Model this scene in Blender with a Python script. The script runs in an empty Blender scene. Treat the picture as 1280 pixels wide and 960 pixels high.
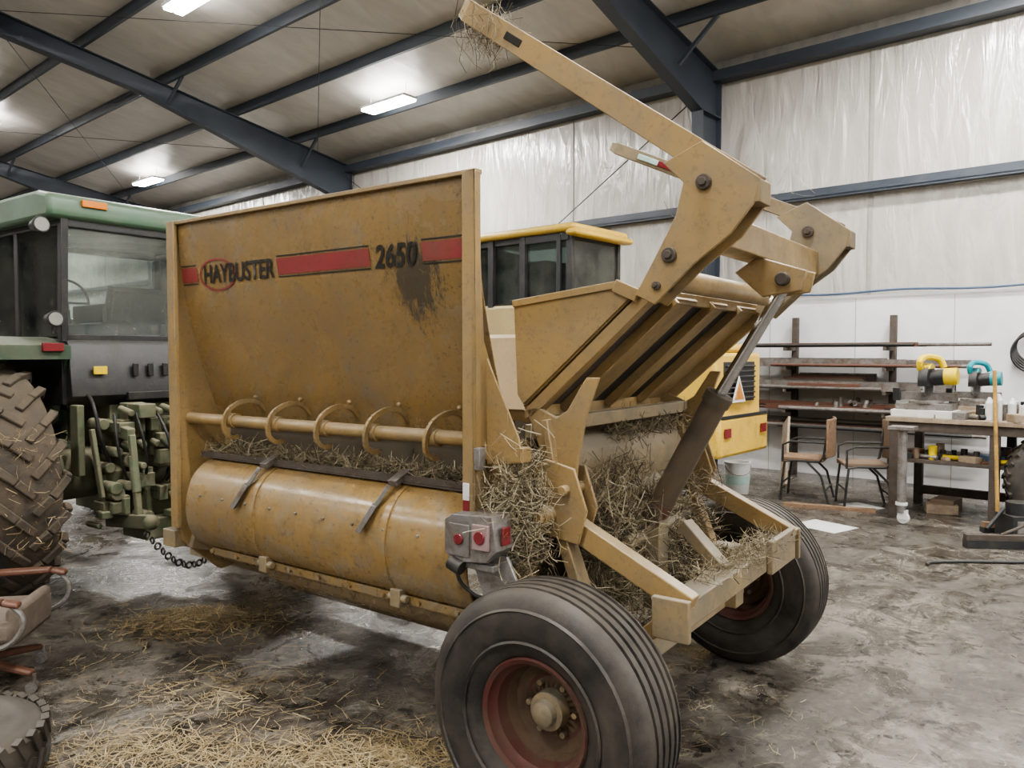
import bpy, math, random
from mathutils import Vector, Matrix, noise
random.seed(7)
PI=math.pi
S=bpy.context.scene
# ------------------------------------------------------------------ materials
def newmat(name):
    m=bpy.data.materials.new(name); m.use_nodes=True
    nt=m.node_tree; b=nt.nodes['Principled BSDF']
    return m,nt,b
def N(nt,t,**k):
    n=nt.nodes.new(t)
    for a,v in k.items(): setattr(n,a,v)
    return n
def ramp(nt,src,p0,p1,c0=(0,0,0,1),c1=(1,1,1,1)):
    r=N(nt,'ShaderNodeValToRGB'); r.color_ramp.elements[0].position=p0; r.color_ramp.elements[1].position=p1
    r.color_ramp.elements[0].color=c0; r.color_ramp.elements[1].color=c1
    nt.links.new(src,r.inputs[0]); return r.outputs[0]
def noi(nt,scale,detail=5,rough=.6,vec=None,dist=0):
    n=N(nt,'ShaderNodeTexNoise'); n.inputs['Scale'].default_value=scale; n.inputs['Detail'].default_value=detail
    n.inputs['Roughness'].default_value=rough; n.inputs['Distortion'].default_value=dist
    if vec is not None: nt.links.new(vec,n.inputs['Vector'])
    return n.outputs['Fac']
def mixc(nt,f,a,b):
    n=N(nt,'ShaderNodeMix',data_type='RGBA')
    if isinstance(f,(int,float)): n.inputs[0].default_value=f
    else: nt.links.new(f,n.inputs[0])
    for i,v in ((6,a),(7,b)):
        if isinstance(v,(tuple,list)): n.inputs[i].default_value=(*v[:3],1)
        else: nt.links.new(v,n.inputs[i])
    return n.outputs[2]
def mth(nt,op,a,b=0.0,c=None,clamp=False):
    n=N(nt,'ShaderNodeMath',operation=op); n.use_clamp=clamp
    for i,v in enumerate((a,b) if c is None else (a,b,c)):
        if isinstance(v,(int,float)): n.inputs[i].default_value=v
        else: nt.links.new(v,n.inputs[i])
    return n.outputs[0]
def objco(nt,scale=(1,1,1)):
    t=N(nt,'ShaderNodeTexCoord'); mp=N(nt,'ShaderNodeMapping'); mp.inputs['Scale'].default_value=scale
    nt.links.new(t.outputs['Object'],mp.inputs['Vector']); return mp.outputs['Vector']
def bump(nt,b,h,strength=.2,dist=.01):
    n=N(nt,'ShaderNodeBump'); n.inputs['Strength'].default_value=strength; n.inputs['Distance'].default_value=dist
    nt.links.new(h,n.inputs['Height']); nt.links.new(n.outputs[0],b.inputs['Normal'])
def dirty(name,col,dirt=(.12,.08,.045),lo=.45,hi=.75,scale=3,rough=.45,metal=0,fine=40,var=.8,bs=.1,dust=0.0,dustcol=(.27,.24,.19),spots=.35):
    m,nt,b=newmat(name); v=objco(nt)
    c=mixc(nt,ramp(nt,noi(nt,scale*.4,2,.5,v),.35,.65),col,tuple(x*var for x in col))
    f=mth(nt,'MULTIPLY',ramp(nt,noi(nt,scale,6,.72,v,.4),lo,hi),.85)
    c=mixc(nt,f,c,dirt)
    fn=noi(nt,fine,3,.7,v)
    f2=ramp(nt,fn,.55,.64); c=mixc(nt,mth(nt,'MULTIPLY',f2,spots),c,tuple(x*.65 for x in dirt))
    if dust>0:
        g=N(nt,'ShaderNodeNewGeometry'); sx=N(nt,'ShaderNodeSeparateXYZ'); nt.links.new(g.outputs['Normal'],sx.inputs[0])
        up=ramp(nt,sx.outputs[2],.2,.9); c=mixc(nt,mth(nt,'MULTIPLY',up,dust),c,dustcol)
    nt.links.new(c,b.inputs['Base Color'])
    r=mth(nt,'ADD',mth(nt,'MULTIPLY',f,.35),rough,clamp=True); nt.links.new(r,b.inputs['Roughness'])
    b.inputs['Metallic'].default_value=metal
    bump(nt,b,fn,bs,.003)
    return m
def plain(name,col,rough=.5,metal=0,emit=0):
    m,nt,b=newmat(name); v=objco(nt)
    c=mixc(nt,noi(nt,12,2,.6,v),col,tuple(x*.7 for x in col)); nt.links.new(c,b.inputs['Base Color'])
    b.inputs['Roughness'].default_value=rough; b.inputs['Metallic'].default_value=metal
    return m
GOLD=dirty('gold_paint',(.315,.212,.088),(.18,.14,.09),.42,.72,3.5,.36,dust=.4,spots=.35)
GOLDD=dirty('gold_paint_dusty',(.27,.20,.105),(.17,.145,.105),.36,.60,5,.55,dust=.75)
def panelmat():
    m=dirty('gold_sheet',(.275,.180,.070),(.165,.118,.066),.45,.74,2.4,.23,bs=.05,fine=60,spots=.38)
    nt=m.node_tree; b=nt.nodes['Principled BSDF']; src=b.inputs['Base Color'].links[0].from_socket
    v=objco(nt); s=N(nt,'ShaderNodeSeparateXYZ'); nt.links.new(v,s.inputs[0])
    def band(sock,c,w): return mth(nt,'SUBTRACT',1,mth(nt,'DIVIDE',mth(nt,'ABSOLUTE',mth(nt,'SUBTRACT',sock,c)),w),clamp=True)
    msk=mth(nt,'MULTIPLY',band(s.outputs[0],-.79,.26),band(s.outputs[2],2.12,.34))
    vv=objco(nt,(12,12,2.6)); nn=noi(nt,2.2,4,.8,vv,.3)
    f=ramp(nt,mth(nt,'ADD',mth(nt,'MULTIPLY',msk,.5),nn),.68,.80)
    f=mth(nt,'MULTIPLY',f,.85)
    vs=objco(nt,(14,14,.5)); st=ramp(nt,noi(nt,1.6,3,.6,vs),.5,.75); c=mixc(nt,mth(nt,'MULTIPLY',st,.35),src,(.15,.11,.06))
    low=ramp(nt,s.outputs[2],.6,1.5,(1,1,1,1),(0,0,0,1)); mud=ramp(nt,mth(nt,'ADD',noi(nt,6,6,.75,v,.5),mth(nt,'MULTIPLY',low,.16)),.53,.68)
    c=mixc(nt,mth(nt,'MULTIPLY',mud,.65),c,(.20,.17,.125))
    spk=ramp(nt,mth(nt,'ADD',noi(nt,38,3,.7,v),mth(nt,'MULTIPLY',low,.05)),.60,.65); c=mixc(nt,mth(nt,'MULTIPLY',spk,.6),c,(.07,.052,.035))
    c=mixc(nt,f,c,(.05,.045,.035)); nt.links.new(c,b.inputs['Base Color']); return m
SHEET=panelmat()
RED=dirty('red_decal',(.27,.045,.045),(.16,.08,.05),.5,.8,4,.4)
BLKD=plain('black_decal',(.02,.018,.016),.5)
REDP=dirty('red_paint',(.10,.022,.018),(.09,.06,.04),.35,.6,6,.6)
REDL=plain('red_lens',(.20,.03,.035),.2)
PINKL=plain('clear_lens',(.35,.25,.24),.2)
ORL=plain('amber_lens',(.7,.22,.02),.25)
WHT=plain('white_plastic',(.70,.70,.68),.45)
RUB=dirty('rubber',(.019,.018,.0175),(.085,.07,.055),.38,.68,5,.42,fine=60,bs=.3,dust=.28,dustcol=(.125,.105,.08))
MUDRUB=dirty('muddy_rubber',(.032,.029,.026),(.11,.085,.06),.33,.6,5,.75,fine=40,bs=.5,dust=.4,dustcol=(.14,.115,.08))
BLK=dirty('black_paint',(.018,.019,.02),(.08,.065,.05),.5,.85,4,.45,dust=.3,dustcol=(.1,.09,.07))
STEEL=dirty('bare_steel',(.28,.27,.26),(.12,.08,.05),.45,.7,8,.4,metal=.5)
CYL=dirty('cylinder_paint',(.10,.085,.07),(.13,.09,.05),.4,.7,7,.28,metal=.3)
CHROME=plain('chrome',(.6,.6,.6),.15,1)
RUST=dirty('rusty_steel',(.085,.07,.058),(.06,.042,.03),.4,.7,8,.7)
DARK=plain('dark_void',(.02,.017,.013),.9)
GREEN=dirty('tractor_green',(.035,.13,.05),(.10,.08,.05),.42,.75,5,.5,dust=.5,dustcol=(.16,.15,.10))
GREENR=dirty('tractor_roof_green',(.085,.160,.10),(.13,.155,.11),.45,.75,3,.4,dust=.2)
GREASE=dirty('greasy_green',(.085,.125,.07),(.17,.15,.10),.33,.6,9,.6,dust=.85,dustcol=(.32,.29,.20))
YEL=dirty('loader_yellow',(.60,.40,.07),(.3,.2,.06),.5,.8,3,.42)
YELL=dirty('loader_cream',(.44,.34,.17),(.3,.22,.1),.5,.8,3,.5)
NAVY=dirty('navy_steel',(.042,.052,.068),(.07,.08,.09),.5,.9,2,.45,spots=.1)
WOOD=dirty('worn_wood',(.24,.155,.095),(.12,.07,.04),.45,.75,10,.6)
WOODL=dirty('pale_wood',(.34,.27,.19),(.18,.12,.08),.45,.75,8,.65)
BRN=dirty('brown_vinyl',(.17,.115,.08),(.2,.15,.1),.4,.7,8,.6)
MAROON=dirty('dark_wood',(.17,.08,.05),(.08,.04,.03),.4,.8,8,.35)
TEAL=plain('teal_plastic',(.02,.28,.33),.4)
YPL=plain('yellow_plastic',(.75,.55,.02),.4)
BLUE=plain('blue_hose',(.08,.13,.22),.4)
MINT=plain('mint_label',(.45,.62,.56),.5)
LAMP=plain('lamp_glass',(.25,.25,.22),.1)
def glassm(name,tint=(.88,.93,.91),dd=.2):
    m=bpy.data.materials.new(name); m.use_nodes=True; nt=m.node_tree
    for n in list(nt.nodes): nt.nodes.remove(n)
    o=N(nt,'ShaderNodeOutputMaterial'); tr=N(nt,'ShaderNodeBsdfTransparent'); gl=N(nt,'ShaderNodeBsdfGlossy'); df=N(nt,'ShaderNodeBsdfDiffuse')
    tr.inputs[0].default_value=(*tint,1); gl.inputs['Roughness'].default_value=.05; df.inputs[0].default_value=(.35,.37,.32,1)
    fr=N(nt,'ShaderNodeFresnel'); fr.inputs[0].default_value=1.5
    mx=N(nt,'ShaderNodeMixShader'); mx2=N(nt,'ShaderNodeMixShader')
    d=mth(nt,'MULTIPLY',ramp(nt,noi(nt,3,5,.7,objco(nt)),.35,.75),dd)
    nt.links.new(d,mx2.inputs[0]); nt.links.new(tr.outputs[0],mx2.inputs[1]); nt.links.new(df.outputs[0],mx2.inputs[2])
    nt.links.new(mth(nt,'ADD',fr.outputs[0],.02),mx.inputs[0]); nt.links.new(mx2.outputs[0],mx.inputs[1]); nt.links.new(gl.outputs[0],mx.inputs[2])
    nt.links.new(mx.outputs[0],o.inputs[0]); return m
GLASS=glassm('dusty_glass'); GLASSD=glassm('dark_glass',(.35,.42,.42))
LED=bpy.data.materials.new('led_panel'); LED.use_nodes=True
_b=LED.node_tree.nodes['Principled BSDF']; _b.inputs['Emission Color'].default_value=(1,.98,.94,1); _b.inputs['Emission Strength'].default_value=60
LED.cycles.emission_sampling='NONE'
STR=[plain('straw_a',(.44,.33,.17),.7),plain('straw_b',(.31,.23,.12),.75),plain('straw_c',(.53,.43,.25),.7),plain('straw_d',(.18,.13,.08),.8)]
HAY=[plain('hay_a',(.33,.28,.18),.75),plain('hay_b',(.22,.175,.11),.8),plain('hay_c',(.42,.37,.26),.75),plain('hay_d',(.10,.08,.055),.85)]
# ---------------------------------------------------------------- geometry
class G:
    def __init__(s): s.v=[]; s.f=[]; s.m=[]
    def add(s,vs,fs,m=0):
        o=len(s.v); s.v+= [tuple(v) for v in vs]; s.f+=[tuple(i+o for i in f) for f in fs]; s.m+=[m]*len(fs)
    def box(s,c,d,m=0,rot=None):
        R=rot or Matrix.Identity(3); c=Vector(c); vs=[]
        for x in(-.5,.5):
            for y in(-.5,.5):
                for z in(-.5,.5): vs.append(c+R@Vector((x*d[0],y*d[1],z*d[2])))
        s.add(vs,[(0,1,3,2),(4,6,7,5),(0,4,5,1),(2,3,7,6),(0,2,6,4),(1,5,7,3)],m)
    def bb(s,x0,x1,y0,y1,z0,z1,m=0): s.box(((x0+x1)/2,(y0+y1)/2,(z0+z1)/2),(abs(x1-x0),abs(y1-y0),abs(z1-z0)),m)
    def beam(s,p0,p1,w,h,m=0,up=(0,0,1),w1=None,h1=None):
        p0=Vector(p0);p1=Vector(p1);d=(p1-p0).normalized();u=Vector(up)
        if abs(d.dot(u))>.98: u=Vector((1,0,0))
        a=d.cross(u).normalized(); b=a.cross(d).normalized(); w1=w1 or w; h1=h1 or h
        vs=[p+a*(i*ww/2)+b*(j*hh/2) for p,ww,hh in((p0,w,h),(p1,w1,h1)) for i,j in((-1,-1),(1,-1),(1,1),(-1,1))]
        s.add(vs,[(0,1,2,3),(7,6,5,4),(0,4,5,1),(1,5,6,2),(2,6,7,3),(3,7,4,0)],m)
    def cyl(s,p0,p1,r,m=0,r1=None,n=16):
        p0=Vector(p0);p1=Vector(p1);d=(p1-p0).normalized();u=Vector((0,0,1)) if abs(d.z)<.9 else Vector((1,0,0))
        a=d.cross(u).normalized(); b=a.cross(d); r1=r if r1 is None else r1; vs=[]
        for p,rr in((p0,r),(p1,r1)):
            for i in range(n): t=2*PI*i/n; vs.append(p+a*math.cos(t)*rr+b*math.sin(t)*rr)
        fs=[(i,(i+1)%n,n+(i+1)%n,n+i) for i in range(n)]+[tuple(range(n))[::-1],tuple(range(n,2*n))]
        s.add(vs,fs,m)
    def path(s,pts,r,m=0,n=8,closed=False):
        pts=[Vector(p) for p in pts]; vs=[]; L=len(pts); pa=None
        for i,p in enumerate(pts):
            d=(pts[min(i+1,L-1)]-pts[max(i-1,0)]).normalized()
            if pa is None:
                u=Vector((0,0,1)) if abs(d.z)<.9 else Vector((1,0,0)); a=d.cross(u).normalized()
            else: a=(pa-d*pa.dot(d)).normalized()
            pa=a; b=d.cross(a)
            for k in range(n): t=2*PI*k/n; vs.append(p+a*math.cos(t)*r+b*math.sin(t)*r)
        fs=[(i*n+k,i*n+(k+1)%n,(i+1)*n+(k+1)%n,(i+1)*n+k) for i in range(L-1) for k in range(n)]
        fs+=[tuple(range(n))[::-1],tuple((L-1)*n+k for k in range(n))]
        s.add(vs,fs,m)
    def prism(s,pts,ax,a,b,m=0):
        def mk(p,t): return (p[0],t,p[1]) if ax=='y' else ((t,p[0],p[1]) if ax=='x' else (p[0],p[1],t))
        n=len(pts); vs=[mk(p,a) for p in pts]+[mk(p,b) for p in pts]
        s.add(vs,[tuple(range(n)),tuple(range(n,2*n))[::-1]]+[(i,(i+1)%n,n+(i+1)%n,n+i) for i in range(n)],m)
    def strip(s,prof,ax,a,b,th,m=0):
        P=[Vector(p) for p in prof]; q=[]
        for i,p in enumerate(P):
            d=(P[min(i+1,len(P)-1)]-P[max(i-1,0)]).normalized(); q.append(p+Vector((-d.y,d.x))*th)
        def mk(p,t): return (p[0],t,p[1]) if ax=='y' else ((t,p[0],p[1]) if ax=='x' else (p[0],p[1],t))
        n=len(P); vs=[mk(p,a) for p in P]+[mk(p,b) for p in P]+[mk(p,a) for p in q]+[mk(p,b) for p in q]; fs=[]
        for i in range(n-1):
            fs+=[(i,i+1,n+i+1,n+i),(2*n+i,3*n+i,3*n+i+1,2*n+i+1),(i,2*n+i,2*n+i+1,i+1),(n+i,n+i+1,3*n+i+1,3*n+i)]
        fs+=[(0,n,3*n,2*n),(n-1,3*n-1,4*n-1,2*n-1)]
        s.add(vs,fs,m)
    def rev(s,prof,c,ax='y',m=0,n=48,mats=None):
        c=Vector(c); L=len(prof); vs=[]
        for i in range(n):
            t=2*PI*i/n
            for r,h in prof:
                k=r*math.cos(t);l=r*math.sin(t)
                vs.append(c+(Vector((k,h,l)) if ax=='y' else Vector((h,k,l)) if ax=='x' else Vector((k,l,h))))
        o=len(s.v); s.v+=[tuple(v) for v in vs]
        for i in range(n):
            for j in range(L-1):
                s.f.append((o+i*L+j,o+i*L+j+1,o+((i+1)%n)*L+j+1,o+((i+1)%n)*L+j)); s.m.append(mats[j] if mats else m)
    def ball(s,c,r,m=0,sc=(1,1,1),n=14):
        c=Vector(c); vs=[];h=n//2
        for i in range(h+1):
            a=-PI/2+PI*i/h
            for k in range(n): t=2*PI*k/n; vs.append(c+Vector((math.cos(a)*math.cos(t)*r*sc[0],math.cos(a)*math.sin(t)*r*sc[1],math.sin(a)*r*sc[2])))
        s.add(vs,[(i*n+k,i*n+(k+1)%n,(i+1)*n+(k+1)%n,(i+1)*n+k) for i in range(h) for k in range(n)],m)
    def obj(s,name,parent=None,mats=(None,),bev=0,ang=35,merge=True):
        import bmesh
        me=bpy.data.meshes.new(name); me.from_pydata(s.v,[],s.f)
        for i,p in enumerate(me.polygons): p.material_index=s.m[i]
        for m in mats: me.materials.append(m)
        bm=bmesh.new(); bm.from_mesh(me)
        if merge: bmesh.ops.remove_doubles(bm,verts=bm.verts,dist=1e-5)
        bmesh.ops.recalc_face_normals(bm,faces=bm.faces); bm.to_mesh(me); bm.free()
        me.polygons.foreach_set('use_smooth',[True]*len(me.polygons)); me.set_sharp_from_angle(angle=math.radians(ang))
        o=bpy.data.objects.new(name,me); S.collection.objects.link(o)
        if parent: o.parent=parent
        if bev:
            b=o.modifiers.new('b','BEVEL'); b.width=bev; b.segments=2; b.limit_method='ANGLE'; b.angle_limit=math.radians(40); b.harden_normals=False
        return o
def cat(pts,k=4):
    P=[Vector(p) for p in pts]; o=[]
    for i in range(len(P)-1):
        a=P[max(i-1,0)];b=P[i];c=P[i+1];d=P[min(i+2,len(P)-1)]
        for j in range(k):
            t=j/k; o.append(.5*((2*b)+(c-a)*t+(2*a-5*b+4*c-d)*t*t+(3*b-a-3*c+d)*t**3))
    o.append(P[-1]); return o
def root(name,loc,rz=0):
    e=bpy.data.objects.new(name,None); S.collection.objects.link(e); e.location=loc; e.rotation_euler=(0,0,rz); e.empty_display_size=.2; return e
def straw(name,n,pick,parent=None,ln=(.06,.2),w=.0022,flat=False,down=0,mats=STR,wts=(4,3,2,1)):
    v=[];f=[];mi=[]
    for i in range(n):
        p=Vector(pick()); L=random.uniform(*ln)
        if flat: d=Vector((random.gauss(0,1),random.gauss(0,1),random.gauss(0,.12)))
        else: d=Vector((random.gauss(0,1),random.gauss(0,1),random.gauss(0,.7)-down))
        d.normalize(); q=Vector((random.gauss(0,1),random.gauss(0,1),random.gauss(0,1)))
        if flat: q=Vector((-d.y,d.x,random.gauss(0,.3)))
        a=d.cross(q).normalized() if not flat else q.normalized()
        a=a*w*random.uniform(.5,1.3); bd=Vector((random.gauss(0,.12),random.gauss(0,.12),-abs(random.gauss(0,.12)) if not flat else 0))*L
        k=len(v); m=p+bd
        v+=[p-d*L/2-a,p-d*L/2+a,m+a,m-a,p+d*L/2+a,p+d*L/2-a]; f+=[(k,k+1,k+2,k+3),(k+3,k+2,k+4,k+5)]
        t=random.choices((0,1,2,3),wts)[0]; mi+=[t,t]
    if flat:
        v=[Vector((x.x,x.y,max(x.z,.001))) for x in v]
    me=bpy.data.meshes.new(name); me.from_pydata([tuple(x) for x in v],[],f); me.polygons.foreach_set('material_index',mi)
    for m in mats: me.materials.append(m)
    o=bpy.data.objects.new(name,me); S.collection.objects.link(o)
    if parent: o.parent=parent
    return o
# ------------------------------------------------------------------- camera
cam=bpy.data.cameras.new('camera'); cam.sensor_width=36; cam.lens=961/1280*36; cam.clip_end=200
co=bpy.data.objects.new('camera',cam); S.collection.objects.link(co); co.location=(0,0,1.8)
co.rotation_euler=(PI/2-math.atan(39/961),0,0); S.camera=co
try: S.view_settings.look='AgX - Medium High Contrast'
except Exception: pass
# ------------------------------------------------------------------ building
BA=math.atan2(-.651,.759)
BR=Matrix.Rotation(BA,4,'Z')
def place(o): o.rotation_euler=(0,0,BA); return o
W0,W1=-10.0,43.0; SB=24.0
def P(w,s,z): return (-w,11.6-s,z)
def flr():
    m,nt,b=newmat('concrete_floor'); v=objco(nt)
    n1=noi(nt,.55,5,.68,v,.8); n2=noi(nt,2.6,7,.78,v,.8); fine=noi(nt,26,5,.8,v)
    c=mixc(nt,ramp(nt,n1,.44,.60),(.085,.074,.06),(.215,.193,.163))
    c=mixc(nt,mth(nt,'MULTIPLY',ramp(nt,n2,.45,.56),.78),c,(.05,.042,.034))
    sm=objco(nt,(1.3,.35,1)); n3=noi(nt,3.2,6,.75,sm,1.2)
    c=mixc(nt,mth(nt,'MULTIPLY',ramp(nt,n3,.50,.58),.6),c,(.04,.033,.027))
    sc2=ramp(nt,noi(nt,9,5,.75,v,.5),.52,.62); c=mixc(nt,mth(nt,'MULTIPLY',sc2,.35),c,(.23,.205,.17))
    c=mixc(nt,mth(nt,'MULTIPLY',ramp(nt,fine,.46,.60),.5),c,(.045,.038,.031))
    sp=ramp(nt,noi(nt,5.5,6,.75,v,.3),.57,.61); c=mixc(nt,mth(nt,'MULTIPLY',sp,.85),c,(.014,.012,.010))
    nt.links.new(c,b.inputs['Base Color'])
    r=ramp(nt,mth(nt,'ADD',mth(nt,'MULTIPLY',n1,.5),mth(nt,'MULTIPLY',n2,.5)),.44,.54,(.6,.6,.6,1),(.15,.15,.15,1)); nt.links.new(r,b.inputs['Roughness'])
    bump(nt,b,mth(nt,'ADD',fine,mth(nt,'MULTIPLY',n2,1.5)),.5,.006); return m
FLOOR=flr()
def sheetm(name,col,sx,strength,rough,sc=2.2,folds=0):
    m,nt,b=newmat(name); v=objco(nt,sx)
    a=noi(nt,sc,4,.55,v,.8); c=mixc(nt,ramp(nt,a,.35,.65),col,tuple(x*.84 for x in col)); nt.links.new(c,b.inputs['Base Color'])
    if folds:
        v2=objco(nt,(1.5,1.5,.3)); f2=noi(nt,1.3,2,.5,v2,.9); rid=mth(nt,'ABSOLUTE',mth(nt,'SUBTRACT',f2,.5))
        a=mth(nt,'ADD',a,mth(nt,'MULTIPLY',rid,-folds))
    b.inputs['Roughness'].default_value=rough; bump(nt,b,a,strength,.05); return m
SHT=sheetm('plastic_sheeting',(.47,.45,.415),(2.2,2.2,.4),.85,.2,folds=1.3)
CEIL=sheetm('vinyl_insulation',(.56,.54,.50),(1.2,.5,1.2),.5,.33)
PANEL=sheetm('white_wall_panel',(.70,.70,.70),(.6,.6,.6),.05,.4)
g=G(); g.bb(-W1,-W0,11.6-SB,11.6,-.2,0); place(g.obj('floor',None,[FLOOR]))
g=G(); g.bb(-W1,-W0,11.6,11.8,2.6,6.5,0); g.bb(-W1,-W0,11.58,11.8,0,2.6,1)
for w in [3.28-5.2*k for k in range(-8,3)]:
    g.bb(-w-.03,-w+.03,11.585,11.6,2.6,6.2,2)
for w in [4.7-1.25*k for k in range(-4,6)]: g.bb(-w-.004,-w+.004,11.576,11.58,0,2.58,2)
g.bb(-W1,-W0,11.57,11.6,2.58,2.62,1)
place(g.obj('wall_back',None,[SHT,PANEL,plain('seam_tape',(.38,.37,.34),.4)]))
g=G(); g.bb(-W1,-W0,11.4-SB,11.6-SB,0,6.5); place(g.obj('wall_front',None,[SHT]))
g=G(); g.prism([(11.6,0),(11.6,6.5),(-.4,8.5),(11.6-SB,6.5),(11.6-SB,0)],'x',-W1-.2,-W1); place(g.obj('wall_left',None,[SHT]))
g=G(); g.prism([(11.6,0),(11.6,6.5),(-.4,8.5),(11.6-SB,6.5),(11.6-SB,0)],'x',-W0,-W0+.2); place(g.obj('wall_right',None,[PANEL]))
def zr(s): s=min(s,SB-s); return 6.43+.17*s
g=G()
for s0,s1 in((0,12),(12,24)):
    g.prism([(11.6-s0,zr(s0)),(11.6-s1,zr(s1)),(11.6-s1,zr(s1)+.12),(11.6-s0,zr(s0)+.12)],'x',-W1,-W0)
place(g.obj('ceiling',None,[CEIL]))
g=G()
for i in range(1,16):
    s=i*1.5; g.bb(-W1,-W0,11.6-s-.03,11.6-s+.03,zr(s)-.20,zr(s)-.01)
g.bb(-W1,-W0,11.35,11.58,6.06,6.22); g.bb(-W1,-W0,11.44,11.57,4.04,4.08); g.bb(-W1,-W0,11.44,11.46,4.06,4.17); g.bb(-W1,-W0,11.5,11.57,4.17,4.20)
place(g.obj('roof_purlins',None,[NAVY]))
frames=[-3.7,5.6,14.95,24.3,33.65]
for w in frames:
    g=G()
    def web(pts): g.prism(pts,'x',-w-.012,-w+.012)
    for sg in (0,1):
        Yf=(lambda s: 11.6-s) if sg==0 else (lambda s: 11.6-SB+s)
        a=(Yf(.1),0);b_=(Yf(.1),6.2);c=(Yf(.38),0);d=(Yf(.72),5.5);e=(Yf(12),zr(12)-.22);f_=(Yf(12),zr(12)-.62);h=(Yf(5),zr(5)-.55)
        web([a,b_,(Yf(.72),6.2+.17*.72),d,c]); web([(Yf(.72),zr(.72)-.22),e,f_,h,d])
        for p,q in((a,b_),(c,d),(b_,e),(d,h),(h,f_)): 
            dd=Vector((0,q[0]-p[0],q[1]-p[1])).normalized(); g.beam((-w,p[0],p[1]),(-w,q[0],q[1]),.19,.02,up=tuple(Vector((1,0,0)).cross(dd)))
        g.bb(-w-.1,-w+.1,min(Yf(.1),Yf(.72)),max(Yf(.1),Yf(.72)),5.49,5.51)
        for i in (1,3,5,7):
            s=i*1.5; dpt=.58+(.15 if i<2 else 0)
            for k in(-1,1): g.beam((-w+k*.1,Yf(s),zr(s)-dpt),(-w+k*.7,Yf(s),zr(s)-.2),.05,.05)
    place(g.obj('steel_roof_frame',None,[NAVY]))
g=G()
for (a,b) in((5.6,14.95),(14.95,24.3)):
    g.path([P(a,.3,6.0),P(b,.3,.2)],.01); g.path([P(a,.3,.2),P(b,.3,6.0)],.01)
    g.path([P(a,1,zr(1)-.28),P(b,7.5,zr(7.5)-.28)],.006); g.path([P(a,7.5,zr(7.5)-.28),P(b,1,zr(1)-.28)],.006)
place(g.obj('bracing_cables',None,[BLK]))
g=G(); pts=[P(5.2-.15*i,.07,2.66+.015*math.sin(i*.5)) for i in range(100)]; g.path(pts,.016)
place(g.obj('air_hose',None,[BLUE]))
for w in (-8.5,1.2,11.3,21.3,31.5):
    for s in (2.0,5.8,9.6,14.4,19.5):
        g=G(); z=zr(s)-.26
        g.bb(-w-.62,-w+.62,11.6-s-.17,11.6-s+.17,z-.045,z,0); g.bb(-w-.6,-w+.6,11.6-s-.15,11.6-s-.02,z-.085,z-.045,1); g.bb(-w-.6,-w+.6,11.6-s+.02,11.6-s+.15,z-.085,z-.045,1)
        g.cyl((-w-.5,11.6-s,z),(-w-.5,11.6-s,z+.24),.006); g.cyl((-w+.5,11.6-s,z),(-w+.5,11.6-s,z+.24),.006)
        o=place(g.obj('led_fixture',None,[WHT,LED]))
        L=bpy.data.lights.new('led','AREA'); L.shape='RECTANGLE'; L.size=1.2; L.size_y=.3; L.energy=385 if w<25 else 150; L.color=(1,.98,.94)
        lo=bpy.data.objects.new('led_lamp',L); S.collection.objects.link(lo); lo.parent=o; lo.location=(-w,11.6-s,z-.12)
        if w in(11.3,21.3) and s<6:  # added upward fill for a ceiling halo; real fixtures only shine down
            L=bpy.data.lights.new('halo_fill','AREA'); L.shape='RECTANGLE'; L.size=1.2; L.size_y=.5; L.energy=30; L.color=(1,.98,.94)
            lo=bpy.data.objects.new('halo_fill_light',L); S.collection.objects.link(lo); lo.parent=o; lo.location=(-w,11.6-s,z+.01); lo.rotation_euler=(PI,0,0)
wd=bpy.data.worlds.new('w'); S.world=wd; wd.use_nodes=True; wd.node_tree.nodes['Background'].inputs[0].default_value=(.5,.55,.6,1); wd.node_tree.nodes['Background'].inputs[1].default_value=.3
# ================================================================= BALE PROCESSOR
MA=math.radians(-35.5); MO=(.146,2.81,0)
M=root('bale_processor',MO,MA)
def prof_y(z): t=(2.52-z)/1.10; return .10+.26*(max(t,0)**1.7)
fp=[(prof_y(2.52-1.10*i/32),2.52-1.10*i/32) for i in range(33)]
g=G(); g.strip(fp,'x',-2.58,-.44,-.006)
g.obj('upper_sheet',M,[SHEET],ang=50)
g=G()
g.prism([(.08,2.53),(.32,2.53),(.45,2.3),(.75,1.95),(2.03,1.92),(1.85,.62),(.35,.5),(.1,.72),(.08,.85)],'x',-2.63,-2.58)
g.bb(-2.63,-2.56,.06,.085,.80,2.54)
g.prism([(.10,2.50),(.14,1.85),(.34,1.42),(1.75,1.30),(2.0,1.88),(2.05,1.85),(1.85,.62),(.35,.5),(.2,.7),(.08,1.0)],'x',-.45,-.42)
g.bb(-.468,-.405,.055,.072,.98,2.53); g.bb(-.417,-.405,.055,.10,1.0,2.53)
g.bb(-2.63,-.41,.07,.115,2.52,2.54)
g.bb(-2.6,-.42,.095,.108,2.49,2.50)
g.strip([(1.78,1.42),(1.88,1.6),(1.98,1.9),(2.03,1.92)],'x',-2.58,-.44,.01)
g.strip([(1.78,1.42),(1.9,1.2),(1.9,.8),(1.7,.6)],'x',-2.58,-.44,.01)
g.obj('tub_frame',M,[GOLD],bev=.003)
g=G(); g.prism([(-.40,1.78),(-.24,1.46),(-.22,1.36),(-.40,1.34)],'y',.13,.14); g.bb(-.42,-.22,.13,.19,1.36,1.42); g.obj('rear_gusset',M,[GOLD],bev=.003)
g=G(); g.strip(cat([(-.42,1.42),(-.30,1.40),(-.22,1.34),(-.20,1.24),(-.24,1.12),(-.36,.95)]),'y',.50,1.72,.01)
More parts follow.
